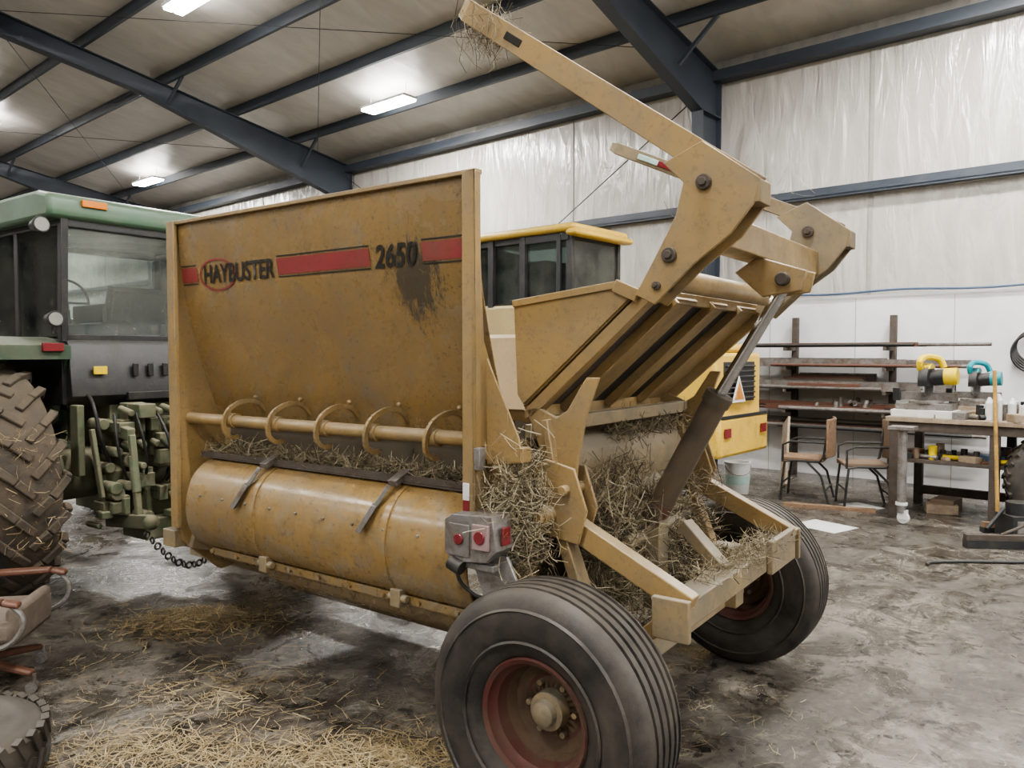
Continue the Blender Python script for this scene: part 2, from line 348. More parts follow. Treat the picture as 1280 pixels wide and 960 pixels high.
g.beam((-.40,.45,1.45),(-.40,1.75,1.45),.06,.06); g.beam((-.18,.5,.98),(-.18,1.70,.98),.05,.05); g.beam((-.22,.5,.80),(-.22,1.70,.80),.05,.08)
g.obj('rear_chute',M,[GOLDD],bev=.003)
g=G(); g.cyl((-2.58,.16,1.425),(-.45,.16,1.435),.032,n=20)
for x in(-2.18,-1.80,-1.43,-1.09,-.72):
    sm=cat([(x+.06,.34,1.47),(x+.06,.28,1.525),(x+.05,.2,1.535),(x+.03,.13,1.50),(x+.01,.105,1.44),(x,.115,1.37),(x,.16,1.335),(x,.2,1.34)],3)
    for a,b in zip(sm,sm[1:]): g.beam(a,b,.022,.016,up=(1,0,.01))
    g.cyl((x-.015,.16,1.43),(x+.04,.16,1.43),.041)
    g.ball((x+.06,.27,1.555),.012)
g.obj('hook_bar',M,[GOLD])
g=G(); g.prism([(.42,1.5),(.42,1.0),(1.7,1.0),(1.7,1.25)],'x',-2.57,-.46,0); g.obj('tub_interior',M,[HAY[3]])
g=G(); g.prism([(.35,1.43),(.37,1.41),(.37,1.44)],'x',-2.57,-.46); g.bb(-2.5,-.45,.17,.42,1.205,1.213,1); g.beam((-2.5,.18,1.222),(-.45,.18,1.230),.008,.03,1)
g.obj('slot_ledge',M,[GOLD,RUST])
dp=[(.27,1.205),(.20,1.20),(.13,1.165),(.075,1.11),(.045,1.04),(.03,.96),(.035,.88),(.055,.81),(.095,.745),(.15,.70),(.21,.675)]
dd=[tuple(p) for p in cat(dp,5)]
g=G(); g.strip(dd,'x',-2.42,-.43,.01); g.prism(dd+[(.5,.7),(.5,1.2)],'x',-2.43,-2.415)
for x in(-1.84,-.90):
    g.strip([(y-.010,z) for y,z in dd],'x',x-.018,x+.018,.010)
g.strip([(.19,.70),(.12,.685),(.115,.72)],'x',-2.3,-.40,.008)
g.strip([(.18,.69),(.2,.6),(.33,.5),(.5,.46)],'x',-1.93,-.55,.01)
g.strip([(.19,.70),(.26,.60),(.5,.56)],'x',-2.52,-1.93,.01)
g.bb(-2.4,-.43,.2,.3,.66,.72)
for k in range(9): g.cyl((-2.3+.22*k,.115,.70),(-2.3+.22*k,.10,.70),.012,n=8)
g.obj('drum_cover',M,[SHEET],ang=50)
g=G()
for k in range(10): g.cyl((-2.3+.2*k,.045,1.02),(-2.3+.2*k,.028,1.02),.007,n=8)
for x in(-1.86,-.93):
    g.beam((x,.10,1.205),(x-.10,.015,1.01),.03,.02,0); g.beam((x,.12,1.21),(x,.22,1.25),.05,.03,0)
    g.beam((x-.04,.05,1.12),(x-.10,.005,1.0),.045,.025,0)
g.obj('drum_latches',M,[STEEL],bev=.003)
g=G()
for x in(-1.80,-.86): g.bb(x-.04,x+.02,.07,.13,.67,.75); g.cyl((x-.06,.09,.71),(x+.05,.09,.71),.018)
g.obj('cover_hinges',M,[GOLDD],bev=.004)
g=G()
for y in(.5,1.6): g.beam((-3.1,y,.55),(.05,y,.55),.08,.14)
g.beam((-3.1,.5,.55),(-3.1,1.6,.55),.08,.12)
g.beam((-3.1,.55,.55),(-3.75,1.0,.5),.09,.1); g.beam((-3.1,1.55,.55),(-3.75,1.1,.5),.09,.1); g.beam((-3.6,1.05,.5),(-4.05,1.05,.5),.12,.05)
g.beam((0,.12,.477),(0,1.97,.477),.12,.12); g.bb(-.12,.12,.3,.42,.42,.75); g.bb(-.12,.12,1.66,1.78,.42,.75)
g.beam((-2.6,.15,.72),(-2.6,.5,.6),.1,.1); g.bb(-2.72,-2.60,.06,.25,.68,.78)
g.obj('chassis',M,[GOLDD],bev=.005)
g=G(); g.cyl((-2.6,1.06,.8),(-4.3,1.06,.85),.055,0); g.cyl((-2.7,1.06,.8),(-2.95,1.06,.81),.09,0); g.obj('pto_shaft',M,[BLK])
g=G()
for k in range(4):
    y=.85+.1*k
    pts=[Vector((-2.62,y,1.25+.05*k)),Vector((-3.0,y-.05,1.35)),Vector((-3.5,y-.1,1.0-.05*k)),Vector((-4.0,y,.95)),Vector((-4.3,y+.05,1.25))]
    sm=[]
    for i in range(41):
        t=i/40; q=[p.copy() for p in pts]
        while len(q)>1: q=[q[j].lerp(q[j+1],t) for j in range(len(q)-1)]
        sm.append(q[0])
    g.path(sm,.014)
g.obj('hydraulic_hoses',M,[BLK])
# rear light box + plates
g=G()
g.prism([(-.50,1.13),(-.46,1.155),(-.26,1.165),(-.24,1.03),(-.29,.98),(-.46,.96),(-.50,1.0)],'y',-.02,.10,0)
g.bb(-.46,-.27,.0,.3,.94,.965,0); g.prism([(-.42,.97),(-.24,1.0),(-.16,.84),(-.34,.78)],'y',.05,.065,0)
g.bb(-.475,-.37,-.026,-.02,.99,1.12,0); g.bb(-.35,-.27,-.035,-.02,1.03,1.13,5); g.cyl((-.31,-.035,1.08),(-.31,-.042,1.08),.026,1,n=24); g.cyl((-.42,-.026,1.06),(-.42,-.036,1.06),.022,1,n=24)
g.bb(-.238,-.228,.01,.06,1.05,1.12,1)
g.bb(-.462,-.43,.048,.054,1.02,1.20,1); g.bb(-.462,-.43,.048,.054,1.20,1.27,2)
g.cyl((-.47,-.02,.96),(-.41,-.02,.94),.03,3); g.bb(-.40,-.38,.05,.075,1.34,1.41,4); g.bb(-.39,-.36,.03,.07,1.33,1.42,0)
g.path(cat([(-.46,.0,.95),(-.44,.02,.86),(-.34,.08,.80),(-.25,.2,.86)]),.008,3)
g.obj('tail_lights',M,[STEEL,REDL,WHT,BLK,ORL,PINKL],bev=.004)
def implement_wheel(name,y,flip):
    R=.477
    pr=[(.215,-.105),(.235,-.122),(.27,-.142),(.33,-.157),(.385,-.157),(.43,-.145),(.452,-.130),(.466,-.118)]
    tr=[]
    dome=lambda t:.477-.45*t*t
    for q in [-.088,-.046,-.0,.046,.088]:
        tr+=[(dome(q),q-.009),(dome(q)-.018,q-.005),(dome(q)-.018,q+.005),(dome(q),q+.009)]
    full=pr+tr+[(r,-h) for r,h in pr[::-1]]
    g=G(); g.rev(full,(0,0,0),'y',0,64)
    for rr in(.29,.405): g.rev([(rr-.008,-.150-(.003 if rr<.35 else 0.001)),(rr,-.160),(rr+.008,-.150-(.004 if rr<.35 else -.002))],(0,0,0),'y',0,64)
    t=g.obj('tyre',None,[RUB],ang=30)
    g=G(); rim=[(.215,-.108),(.228,-.118),(.222,-.128),(.205,-.118),(.198,-.09),(.185,-.08),(.178,-.03),(.165,.02),(.12,.03),(.075,.015),(.07,.01)]
    g.rev(rim,(0,0,0),'y',0,48,mats=[0]*4+[0,0,3,3,3,3]); g.rev([(.215,.108),(.228,.118),(.205,.118),(.19,.09),(.17,.06),(.15,.03),(.0,.02)],(0,0,0),'y',0,48)
    g.rev([(.075,.015),(.07,-.03),(.05,-.035),(.045,-.06),(.03,-.07),(0.0001,-.072)],(0,0,0),'y',1,24)
    for i in range(6):
        a=2*PI*i/6; g.cyl((.1*math.cos(a),.02,.1*math.sin(a)),(.1*math.cos(a),-.0,.1*math.sin(a)),.012,1,n=6)
    r=g.obj('rim',None,[REDP,GOLDD,YELL,dirty('rim_centre',(.13,.085,.045),(.08,.055,.04),.35,.65,8,.6)],ang=40)
    e=root(name,(0,y,R)); e.parent=M
    for o in(t,r): o.parent=e
    if flip: e.rotation_euler=(0,0,PI)
implement_wheel('wheel_near',-.005,False); implement_wheel('wheel_far',2.08,False)
def side(y,nm):
    g=G()
    def plate(pts,t=.016,dy=0): g.prism(pts,'y',y+dy-t/2,y+dy+t/2)
    plate([(-.34,1.30),(-.30,1.05),(-.06,1.02),(-.02,1.16),(-.08,1.33),(-.22,1.36)],.014,-.06); plate([(-.30,1.32),(-.28,1.02),(-.08,1.02),(-.04,1.16),(-.10,1.33)],.014,.06)
    g.cyl((-.2,y-.13,1.13),(-.2,y+.1,1.13),.036,n=20); g.cyl((-.2,y-.16,1.13),(-.2,y-.13,1.13),.024)
    g.cyl((-.12,y-.1,1.24),(-.12,y+.1,1.24),.022); g.cyl((-.26,y-.09,1.24),(-.26,y+.09,1.24),.016)
    plate([(-.37,1.555),(-.33,1.50),(-.25,1.30),(-.24,1.12),(-.12,1.12),(-.10,1.34),(-.06,1.54),(-.0,1.70),(-.06,1.70),(-.15,1.56),(-.20,1.53),(-.30,1.57)],.02)
    g.beam((-.24,y,1.52),(-.17,y,1.14),.09,.03,up=(1,0,0)); 
    g.beam((-.16,y,1.10),(.40,y,.84),.07,.09); g.beam((-.18,y,1.08),(-.0,y,.62),.08,.05,up=(1,0,0)); g.beam((.38,y,.85),(.18,y,.66),.07,.06,up=(1,0,0))
    g.beam((-.2,y,1.1),(-.42,y,1.0),.07,.08)
    return g.obj(nm,M,[GOLD],bev=.005)
side(.36,'lift_frame_near'); side(1.72,'lift_frame_far')
g=G()
g.beam((.33,.30,.80),(.33,1.76,.80),.12,.10); g.bb(.27,.42,.28,.31,.72,.88); g.bb(.27,.42,1.75,1.78,.72,.88)
g.bb(.39,.42,1.30,1.68,.74,.90); g.beam((.33,.9,.84),(.1,1.0,1.0),.06,.06)
g.cyl((-.2,.3,1.13),(-.2,1.78,1.13),.045,n=20)
g.beam((-.22,.36,1.50),(-.22,1.72,1.50),.06,.06)
g.cyl((-.05,.7,.95),(-.05,1.3,.95),.03)
g.beam((0,.9,1.06),(0,.9,.62),.1,.08,up=(1,0,0))
g.obj('lift_cross_members',M,[GOLDD],bev=.005)
# deck
YF=1.74
g=G(); D0=Vector((-.36,1.56)); D1=Vector((.19,2.04)); dv=(D1-D0).normalized(); dn=Vector((dv.y,-dv.x))
def slab(y0,y1,off,th,m,e0=0,e1=0):
    a=D0+dn*off+dv*e0; b=D1+dn*off+dv*e1
    g.prism([a,b,b+dn*th,a+dn*th],'y',y0,y1,m)
slab(.35,YF,-.02,.012,0)
slab(.35,.37,0,.05,0); slab(.37,.50,0,.02,0)
slab(.50,.62,-.005,.006,1); slab(.62,.645,0,.045,0); slab(.645,.88,.0,.02,0,.03); slab(.88,1.04,-.004,.008,2); slab(1.04,1.065,0,.045,0); slab(1.065,1.26,0,.02,0,.03)
slab(1.26,1.40,-.004,.008,2); slab(1.40,1.425,0,.045,0); slab(1.425,YF,0,.02,0); slab(YF-.02,YF,0,.07,0)
g.prism([(-.41,2.01),(.08,2.065),(.16,2.03),(-.36,1.58),(-.39,1.62)],'y',.335,.35,0)
g.beam((-.41,.33,2.01),(.10,.33,2.068),.012,.03,0)
g.prism([(-.41,2.01),(.08,2.065),(.16,2.03),(-.36,1.58),(-.39,1.62)],'y',YF,YF+.015,0)
g.beam((.17,.35,2.03),(.17,YF,2.03),.05,.05); g.beam((.08,.33,2.065),(.18,.33,2.02),.02,.05)
g.beam((-.36,.36,1.545),(-.36,YF,1.545),.02,.06)
g.obj('lift_deck',M,[GOLD,RUST,BLK],bev=.003)
def arm(y,tip,root_,nm,w,refl):
    g=G(); tip=Vector((tip[0],y,tip[1])); r=Vector((root_[0],y,root_[1])); d=(r-tip).normalized()
    up=Vector((0,1,0)).cross(d)
    g.beam(tip,r,.085,w*1.0,up=tuple(up),w1=.09,h1=w*1.12)
    e=tip-d*.05; g.beam(e,tip,.05,w*.7,up=tuple(up),w1=.085,h1=w)
    g.beam(tip+d*.26-Vector((0,.043,0)),tip+d*.36-Vector((0,.043,0)),.006,w*.35,2,up=tuple(up))
    pl=[(.30,2.50),(.45,2.56),(.66,2.40),(.64,2.32),(.56,2.22),(.42,2.12),(.27,1.98),(.19,2.02),(.26,2.14),(.35,2.30),(.38,2.42)]
    for dy in(-.055,.055): g.prism(pl,'y',y+dy-.007,y+dy+.007)
    g.bb(.60,.66,y-.06,y+.06,2.32,2.40)
    for (x,z,rr) in((.46,2.41,.028),(.33,2.16,.028),(.28,2.05,.016)):
        g.cyl((x,y-.080,z),(x,y+.080,z),rr,1,n=18); g.cyl((x,y-.090,z),(x,y-.080,z),rr*.6,1,n=6)
    if refl:
        a=tip+d*.16; b=tip+d*.30; g.beam(a-Vector((0,.05,0)),b-Vector((0,.05,0)),.006,.03,4,up=tuple(up))
        g.beam(b-Vector((0,.05,0)),b+d*.16-Vector((0,.05,0)),.006,.03,3,up=tuple(up))
    g.obj(nm,M,[GOLD if not refl else GOLDD,RUST,DARK,REDL,MINT],bev=.005)
arm(.35,(-.645,3.30),(.62,2.375),'lift_arm_near',.095,False)
arm(1.74,(-.64,3.0),(.60,2.41),'lift_arm_far',.065,True)
g=G(); g.beam((.45,.40,2.25),(.45,1.70,2.25),.12,.12); g.cyl((.30,.4,2.08),(.30,1.70,2.08),.045,n=20)
for y in(.84,.96): g.prism([(.48,2.20),(.68,2.13),(.66,2.05),(.5,2.03),(.38,2.14)],'y',y-.008,y+.008)
g.cyl((.585,.80,2.10),(.585,1.0,2.10),.028,1); g.obj('arm_cross_tube',M,[GOLD,RUST],bev=.006)
g=G(); a=Vector((.585,.9,2.10)); b=Vector((.30,.9,1.62)); c=Vector((0,.9,1.06))
g.cyl(a,b,.026,1,n=20); g.cyl(b,c,.056,0,n=24); g.cyl(b,b+(c-b).normalized()*.05,.063,0,n=24); g.cyl(a-Vector((0,.045,0)),a+Vector((0,.045,0)),.045,0)
g.cyl(c-Vector((0,.06,0)),c+Vector((0,.06,0)),.05,0)
g.cyl(b+(c-b)*.9,c,.058,3,n=24)
g.obj('hydraulic_cylinder',M,[CYL,CHROME,BLK,REDP])
def decal_mesh(name,verts,faces,mat,off=.009):
    me=bpy.data.meshes.new(name); me.from_pydata([(x,prof_y(z)-off,z) for x,z in verts],[],faces); me.materials.append(mat)
    o=bpy.data.objects.new(name,me); S.collection.objects.link(o); o.parent=M
v=[];f=[]
for x0,x1 in((-2.565,-2.42),(-1.72,-1.06),(-.74,-.48)):
    for j in range(5):
        z0=2.195+.08*j/5; z1=2.195+.08*(j+1)/5; k=len(v); v+=[(x0,z0),(x1,z0),(x1,z1),(x0,z1)]; f.append((k,k+1,k+2,k+3))
decal_mesh('stripe_decal',v,f,RED)
v=[];f=[]
for x0,x1 in((-2.565,-2.42),(-1.72,-1.06),(-.74,-.48)):
    for z in(2.184,2.286):
        k=len(v); v+=[(x0,z-.003),(x1,z-.003),(x1,z+.003),(x0,z+.003)]; f.append((k,k+1,k+2,k+3))
decal_mesh('pin_lines',v,f,BLKD)
v=[];n=40
for i in range(n):
    t=2*PI*i/n; v+=[(-2.235+.165*math.cos(t),2.225+.088*math.sin(t)),(-2.235+.153*math.cos(t),2.225+.077*math.sin(t))]
f=[(2*i,2*i+1,(2*i+3)%(2*n),(2*i+2)%(2*n)) for i in range(n)]
decal_mesh('oval_decal',v,f,RED,.010)
def text(body,x0,x1,z0,h,mat,name):
    cu=bpy.data.curves.new(name,'FONT'); cu.body=body; cu.size=1; cu.shear=.22; cu.offset=.022
    o=bpy.data.objects.new(name,cu); S.collection.objects.link(o); bpy.context.view_layer.update()
    me=bpy.data.meshes.new_from_object(o); xs=[q.co.x for q in me.vertices]; ys=[q.co.y for q in me.vertices]
    a,b=min(xs),max(xs); c,d=min(ys),max(ys)
    for q in me.vertices:
        X=x0+(q.co.x-a)/(b-a)*(x1-x0); Z=z0+(q.co.y-c)/(d-c)*h; q.co=(X,prof_y(Z)-.012,Z)
    me.materials.clear(); me.materials.append(mat); bpy.data.objects.remove(o)
    ob=bpy.data.objects.new(name,me); S.collection.objects.link(ob); ob.parent=M
text('HAYBUSTER',-2.36,-1.75,2.18,.10,BLKD,'lettering'); text('2650',-1.03,-.77,2.18,.105,BLKD,'model_number')
R=random.uniform; Ga=random.gauss
straw('hay_in_slot',1900,lambda:(R(-2.52,-.46),R(.2,.42),1.215+abs(Ga(0,.02))+ .05*R(0,1)*R(0,1)),M,(.05,.16),.0017,False,mats=HAY)
straw('hay_clump_rear',3200,lambda:(-.29+Ga(0,.06),.20+Ga(0,.07),1.14+Ga(0,.12)),M,(.03,.15),.0015,False,.6,wts=(5,3,4,2),mats=HAY)
straw('hay_rear_inside',3000,lambda:(R(-.22,.08),R(.5,1.65),.60+.58*R(0,1)**1.4),M,(.04,.16),.0016,False,.4,wts=(4,4,2,4),mats=HAY)
straw('hay_hanging',1500,lambda:(-.12+Ga(0,.05),.75+Ga(0,.15),R(.72,1.32)),M,(.05,.2),.0015,False,1.2,wts=(4,4,2,4),mats=HAY)
straw('hay_rear_top',1100,lambda:(-.27+Ga(0,.05),R(.9,1.7),1.43+Ga(0,.03)),M,(.04,.15),.0016,False,.6,mats=HAY,wts=(3,4,1,4))
straw('hay_on_tine',260,lambda:(-.57+Ga(0,.06),.35+Ga(0,.04),3.19+Ga(0,.05)),M,(.05,.2),.0012,False,1.4,wts=(4,3,2,2),mats=HAY)
straw('hay_on_far_tine',60,lambda:(.05+Ga(0,.15),1.74+Ga(0,.04),2.66+Ga(0,.05)),M,(.05,.15),.0013,False,1,mats=HAY)
straw('hay_on_cross_bar',600,lambda:(.33+Ga(0,.05),R(.6,1.65),.86+abs(Ga(0,.015))),M,(.05,.16),.0016,False,.1,mats=HAY)
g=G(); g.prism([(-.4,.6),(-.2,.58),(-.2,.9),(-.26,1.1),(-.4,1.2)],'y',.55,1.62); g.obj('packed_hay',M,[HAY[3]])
# ================================================================= TRACTOR
T=root('tractor',MO,MA)
YC=1.065
g=G()
g.prism([(-4.32,2.76),(-4.30,2.82),(-4.33,2.93),(-4.5,2.97),(-5.8,2.97),(-6.0,2.90),(-6.02,2.76)],'y',.17,1.96)
g.obj('cab_roof',T,[GREENR],bev=.03)
g=G()
for y in(.29,1.84):
    g.beam((-4.40,y,1.88),(-4.36,y,2.78),.05,.06,up=(1,0,0)); g.beam((-5.1,y,1.5),(-5.1,y,2.78),.04,.06,up=(1,0,0)); g.beam((-5.9,y,1.4),(-5.85,y,2.78),.05,.07,up=(1,0,0))
    g.beam((-4.38,y,2.74),(-5.85,y,2.74),.05,.05)
g.beam((-4.37,.29,2.74),(-4.37,1.84,2.74),.05,.06); g.beam((-4.40,.29,1.91),(-4.40,1.84,1.91),.05,.05)
g.beam((-5.86,.29,2.74),(-5.86,1.84,2.74),.05,.06)
g.bb(-5.9,-4.38,.27,1.86,1.42,1.90)
g.prism([(-4.38,1.90),(-4.34,1.85),(-4.30,1.48),(-4.40,1.40)],'y',.30,1.84)
for k in range(8): g.bb(-4.305,-4.285,.75+.12*k,.79+.12*k,1.62,1.72)
g.bb(-4.31,-4.27,.7,1.7,1.44,1.50)
g.path(cat([(-4.33,.42,1.5),(-4.2,.40,1.42),(-4.15,.42,1.2),(-4.2,.5,1.0)]),.014)
g.obj('cab_frame',T,[BLK],bev=.006)
g=G(); g.bb(-4.395,-4.385,.32,1.81,1.93,2.72)
for y in(.285,1.845):
    g.bb(-5.07,-4.42,y-.003,y+.003,1.92,2.72); g.bb(-5.86,-5.13,y-.003,y+.003,1.5,2.72)
g.bb(-5.885,-5.88,.32,1.81,1.5,2.72); g.obj('cab_glass',T,[GLASS])
g=G(); g.prism([(-4.85,1.95),(-4.75,2.30),(-4.85,2.35),(-4.98,2.05),(-5.35,2.05),(-5.35,1.92)],'y',.85,1.3); g.bb(-5.35,-4.85,.8,.84,2.05,2.2); g.bb(-5.35,-4.85,1.31,1.35,2.05,2.2)
g.rev([(.19,-.014),(.206,0),(.19,.014),(.175,0),(.19,-.014)],(-5.3,.72,2.22),'x',0,32); g.cyl((-5.3,.72,2.22),(-5.6,.9,1.9),.025)
g.beam((-5.3,.54,2.22),(-5.3,.90,2.22),.02,.02); g.beam((-5.3,.72,2.05),(-5.3,.72,2.39),.02,.02); g.bb(-5.85,-5.65,.6,1.5,1.9,2.1)
g.beam((-5.0,.6,1.95),(-4.95,.58,2.15),.03,.03,up=(1,0,0)); g.bb(-5.4,-4.5,.5,.75,1.9,2.02)
g.obj('cab_interior',T,[BLK],bev=.01)
g=G()
g.cyl((-4.44,.13,2.70),(-4.32,.13,2.70),.035,0,r1=.06,n=20); g.cyl((-4.32,.13,2.70),(-4.31,.13,2.70),.05,1,n=20)
g.cyl((-4.40,.20,2.04),(-4.30,.20,2.04),.04,0,r1=.06,n=20); g.cyl((-4.30,.20,2.04),(-4.29,.20,2.04),.048,1,n=20)
g.cyl((-4.35,.2,1.93),(-4.35,.2,2.0),.012,0)
g.bb(-4.32,-4.29,.40,.58,2.86,2.91,2); g.bb(-4.30,-4.27,.10,.24,1.81,1.87,3); g.bb(-4.295,-4.283,.45,.55,1.64,1.70,4)
g.obj('lamps',T,[BLK,LAMP,ORL,REDL,YPL],bev=.004)
g=G(); CX=-4.72; CZ=.87
for y0,y1 in((-.30,.30),(1.83,2.43)):
    pr=[(CX+1.08*math.cos(math.radians(a)),CZ+1.05*math.sin(math.radians(a))) for a in range(68,150,6)]
    g.strip(pr,'y',y0,y1,.03); g.prism(pr+[(CX-.7,.9),(CX+.2,1.3)],'y',y0 if y0>1 else y1-.02,y0+.02 if y0>1 else y1)
    g.beam((pr[0][0],y0,pr[0][1]-.04),(pr[0][0],y1,pr[0][1]-.04),.03,.10)
g.obj('fenders',T,[dirty('fender_green',(.045,.085,.05),(.10,.10,.07),.4,.7,4,.55,dust=.5,dustcol=(.15,.15,.11))],bev=.005)
def trwheel(y,nm,R,Wd,cx):
    g=G(); h=Wd/2; rb=R-.035
    pr=[(R*.56,-h*.75),(R*.6,-h*.85),(R*.72,-h),(R*.85,-h*.97),(rb-.02,-h*.8),(rb,-h*.5),(rb+.008,0),(rb,h*.5),(rb-.02,h*.8),(R*.85,h*.97),(R*.72,h),(R*.6,h*.85),(R*.56,h*.75)]
    g.rev(pr,(0,0,0),'y',0,56)
    n=22
    for i in range(n):
        for sd in(-1,1):
            a=2*PI*(i+(.5 if sd>0 else 0))/n; seq=[(a,sd*.0,rb+.002),(a+.12,sd*h*.45,rb+.004),(a+.26,sd*h*.96,rb-.024),(a+.29,sd*h*1.01,R*.86)]
            P3=[Vector((r*math.cos(t),yy,r*math.sin(t))) for t,yy,r in seq]
            for p,q in zip(P3,P3[1:]):
                mid=(p+q)/2; g.beam(p,q,.055,.055,up=tuple(Vector((mid.x,0,mid.z)).normalized()))
    t=g.obj('tyre',None,[MUDRUB],ang=40,bev=.008)
    g=G(); g.rev([(R*.56,-h*.75),(R*.58,-h*.8),(R*.54,-h*.7),(R*.52,-h*.2),(R*.4,-h*.1),(R*.2,-.02),(.1,-.05),(0.001,-.05)],(0,0,0),'y',0,40); g.rev([(R*.56,h*.75),(R*.58,h*.8),(R*.54,h*.7),(R*.5,h*.1),(R*.2,.04),(.001,.04)],(0,0,0),'y',0,40)
    r=g.obj('rim',None,[YEL]); e=root(nm,(cx,y,R)); e.parent=T
    t.parent=e; r.parent=e
trwheel(-.15,'rear_wheel_left',.87,.46,-4.70); trwheel(2.28,'rear_wheel_right',.87,.46,-4.70)
trwheel(.1,'front_wheel_left',.5,.28,-7.4); trwheel(2.03,'front_wheel_right',.5,.28,-7.4)
g=G()
g.prism([(-5.9,1.25),(-5.9,2.0),(-7.7,1.9),(-8.0,1.7),(-8.0,1.0),(-7.0,.9)],'y',.74,1.39,0); g.beam((-5.2,YC,.8),(-7.9,YC,.8),.45,.4,0); g.beam((-7.4,.2,.5),(-7.4,1.9,.5),.12,.14,0)
g.cyl((-6.3,1.1,1.95),(-6.3,1.1,2.7),.05,0)
g.obj('hood',T,[GREEN],bev=.03)
g=G()
g.bb(-5.2,-4.3,.72,1.42,.52,1.12); g.bb(-5.1,-4.4,.62,1.5,1.08,1.42); g.cyl((-4.70,.05,.87),(-4.70,2.1,.87),.13,n=24); g.cyl((-4.70,.3,.87),(-4.70,.62,.87),.2,n=24)
g.cyl((-4.32,YC,.72),(-4.2,YC,.72),.12,n=20); g.bb(-4.32,-4.2,.85,1.28,1.0,1.3); g.bb(-4.34,-4.22,.66,.8,1.15,1.42)
for y in(.60,1.53):
    g.beam((-4.45,y,1.25),(-4.0,y-.03,1.20),.06,.09); g.beam((-4.0,y-.03,1.20),(-3.92,y-.03,.62),.045,.045,up=(1,0,0)); g.cyl((-3.99,y-.03,1.05),(-3.94,y-.03,.78),.032)
    g.beam((-4.5,y+.04,.50),(-3.72,y-.06,.60),.05,.10); g.ball((-3.70,y-.06,.6),.055)
    g.cyl((-4.4,y-.02,.62),(-4.25,y-.02,.95),.07)
g.beam((-4.3,YC,1.2),(-3.9,YC,1.05),.05,.05); g.bb(-4.6,-3.9,.98,1.13,.40,.46); g.bb(-4.5,-4.15,.75,1.38,.36,.52)
for i in range(8):
    yy=.62+.11*i; g.cyl((-4.25,yy,1.38),(-4.08,yy,1.35),.026,n=12); g.bb(-4.3,-4.16,yy-.035,yy+.035,1.20,1.3); g.cyl((-4.2,yy,1.12),(-4.12,yy,1.10),.03,n=6)
for i in range(54):
    x=-4.22+R(-.02,.16); y=R(.42,1.45); z=R(.5,1.38)
    if i%2: g.cyl((x-.14,y,z),(x+.04,y,z),R(.02,.055),n=12)
    else: g.box((x-.03,y,z),(R(.1,.18),R(.04,.13),R(.04,.12)))
g.beam((-4.15,.36,1.25),(-4.1,.40,.75),.03,.05,up=(1,0,0)); g.beam((-4.32,.34,1.42),(-4.32,.34,.9),.05,.12,up=(1,0,0))
g.obj('rear_housing_and_hitch',T,[GREASE],bev=.008)
g=G()
for k in range(6):
    y=.5+.16*k; a=Vector((-4.1,y,1.35)); b=Vector((-3.85+R(-.1,.1),y+R(-.1,.1),1.0)); c=Vector((-4.2,y+R(-.2,.2),.8))
    g.path([a.lerp(b,t/12).lerp(b.lerp(c,t/12),t/12) for t in range(13)],.011)
for k in range(18):
    t=k/17; y=.55+.5*t; z=.5-.25*math.sin(t*PI); g.rev([(.022,-.008),(.030,0),(.022,.008),(.014,0),(.022,-.008)],(-3.78+.3*t,y,z),'y' if k%2 else 'x',0,10)
g.obj('hoses_and_chain',T,[BLK])
straw('straw_on_tyre',160,lambda:(-3.86+Ga(0,.02),R(-.35,.05),R(.5,1.3)),T,(.03,.12),.0018,False,0)
# ================================================================= WHEEL LOADER (building frame)
LR=root('wheel_loader',(0,0,0),BA)
def LB(g,w0,w1,s0,s1,z0,z1,m=0): g.bb(-w0,-w1,11.6-s0,11.6-s1,z0,z1,m)
g=G()
LB(g,3.7,5.6,2.75,3.95,.95,1.80,0); LB(g,3.78,5.3,2.85,3.85,1.80,1.90,0); LB(g,3.62,4.0,2.7,4.0,.66,1.10,0); LB(g,5.4,7.4,2.85,4.0,1.9,2.42,1); LB(g,5.5,7.3,3.0,3.9,1.1,1.9,0)
LB(g,5.5,7.35,2.82,4.05,3.28,3.38,0); LB(g,5.42,5.6,2.8,4.1,3.22,3.30,0)
g.obj('body',LR,[YEL,YELL],bev=.04)
g=G()
for (w,s) in((5.62,3.95),(5.62,2.92),(6.35,3.97),(7.2,3.95),(7.2,2.92),(6.9,3.97)): LB(g,w-.045,w+.045,s-.03,s+.03,2.4,3.3)
LB(g,5.62,7.2,3.93,3.97,3.20,3.29); LB(g,5.60,5.64,2.9,3.95,3.20,3.29); LB(g,5.62,6.35,3.95,4.0,2.38,2.46); LB(g,5.62,6.35,3.95,3.99,3.18,3.28); LB(g,5.74,5.80,3.96,4.0,2.4,3.25)
LB(g,3.69,3.72,2.95,3.75,1.25,1.7); 
for k in range(7): LB(g,3.66,3.70,2.98,3.72,1.28+.06*k,1.30+.06*k)
for k in range(6): LB(g,4.2,4.9,3.95,3.97,1.3+.06*k,1.33+.06*k)
LB(g,4.3,7.5,3.0,3.8,.55,.95)
LB(g,3.615,3.63,2.75,3.95,1.08,1.12)
g.obj('black_trim',LR,[BLK],bev=.005)
g=G(); LB(g,5.66,7.15,3.935,3.945,2.44,3.22); LB(g,5.605,5.615,2.95,3.92,2.44,3.22); LB(g,7.18,7.19,2.95,3.92,2.44,3.22); g.obj('cab_glass',LR,[GLASSD])
g=G(); LB(g,6.2,6.6,3.2,3.7,2.42,3.0); g.rev([(.17,-.012),(.185,0),(.17,.012),(.155,0),(.17,-.012)],(-6.8,8.15,2.85),'x',0,24)
g.obj('cab_interior',LR,[BLK],bev=.02)
g=G(); xx=-3.69+.03; yc=11.6-3.45
g.prism([(yc-.17,1.25),(yc+.17,1.25),(yc,1.54)],'x',xx,xx+.01,0); g.prism([(yc-.12,1.28),(yc+.12,1.28),(yc,1.48)],'x',xx+.01,xx+.014,1)
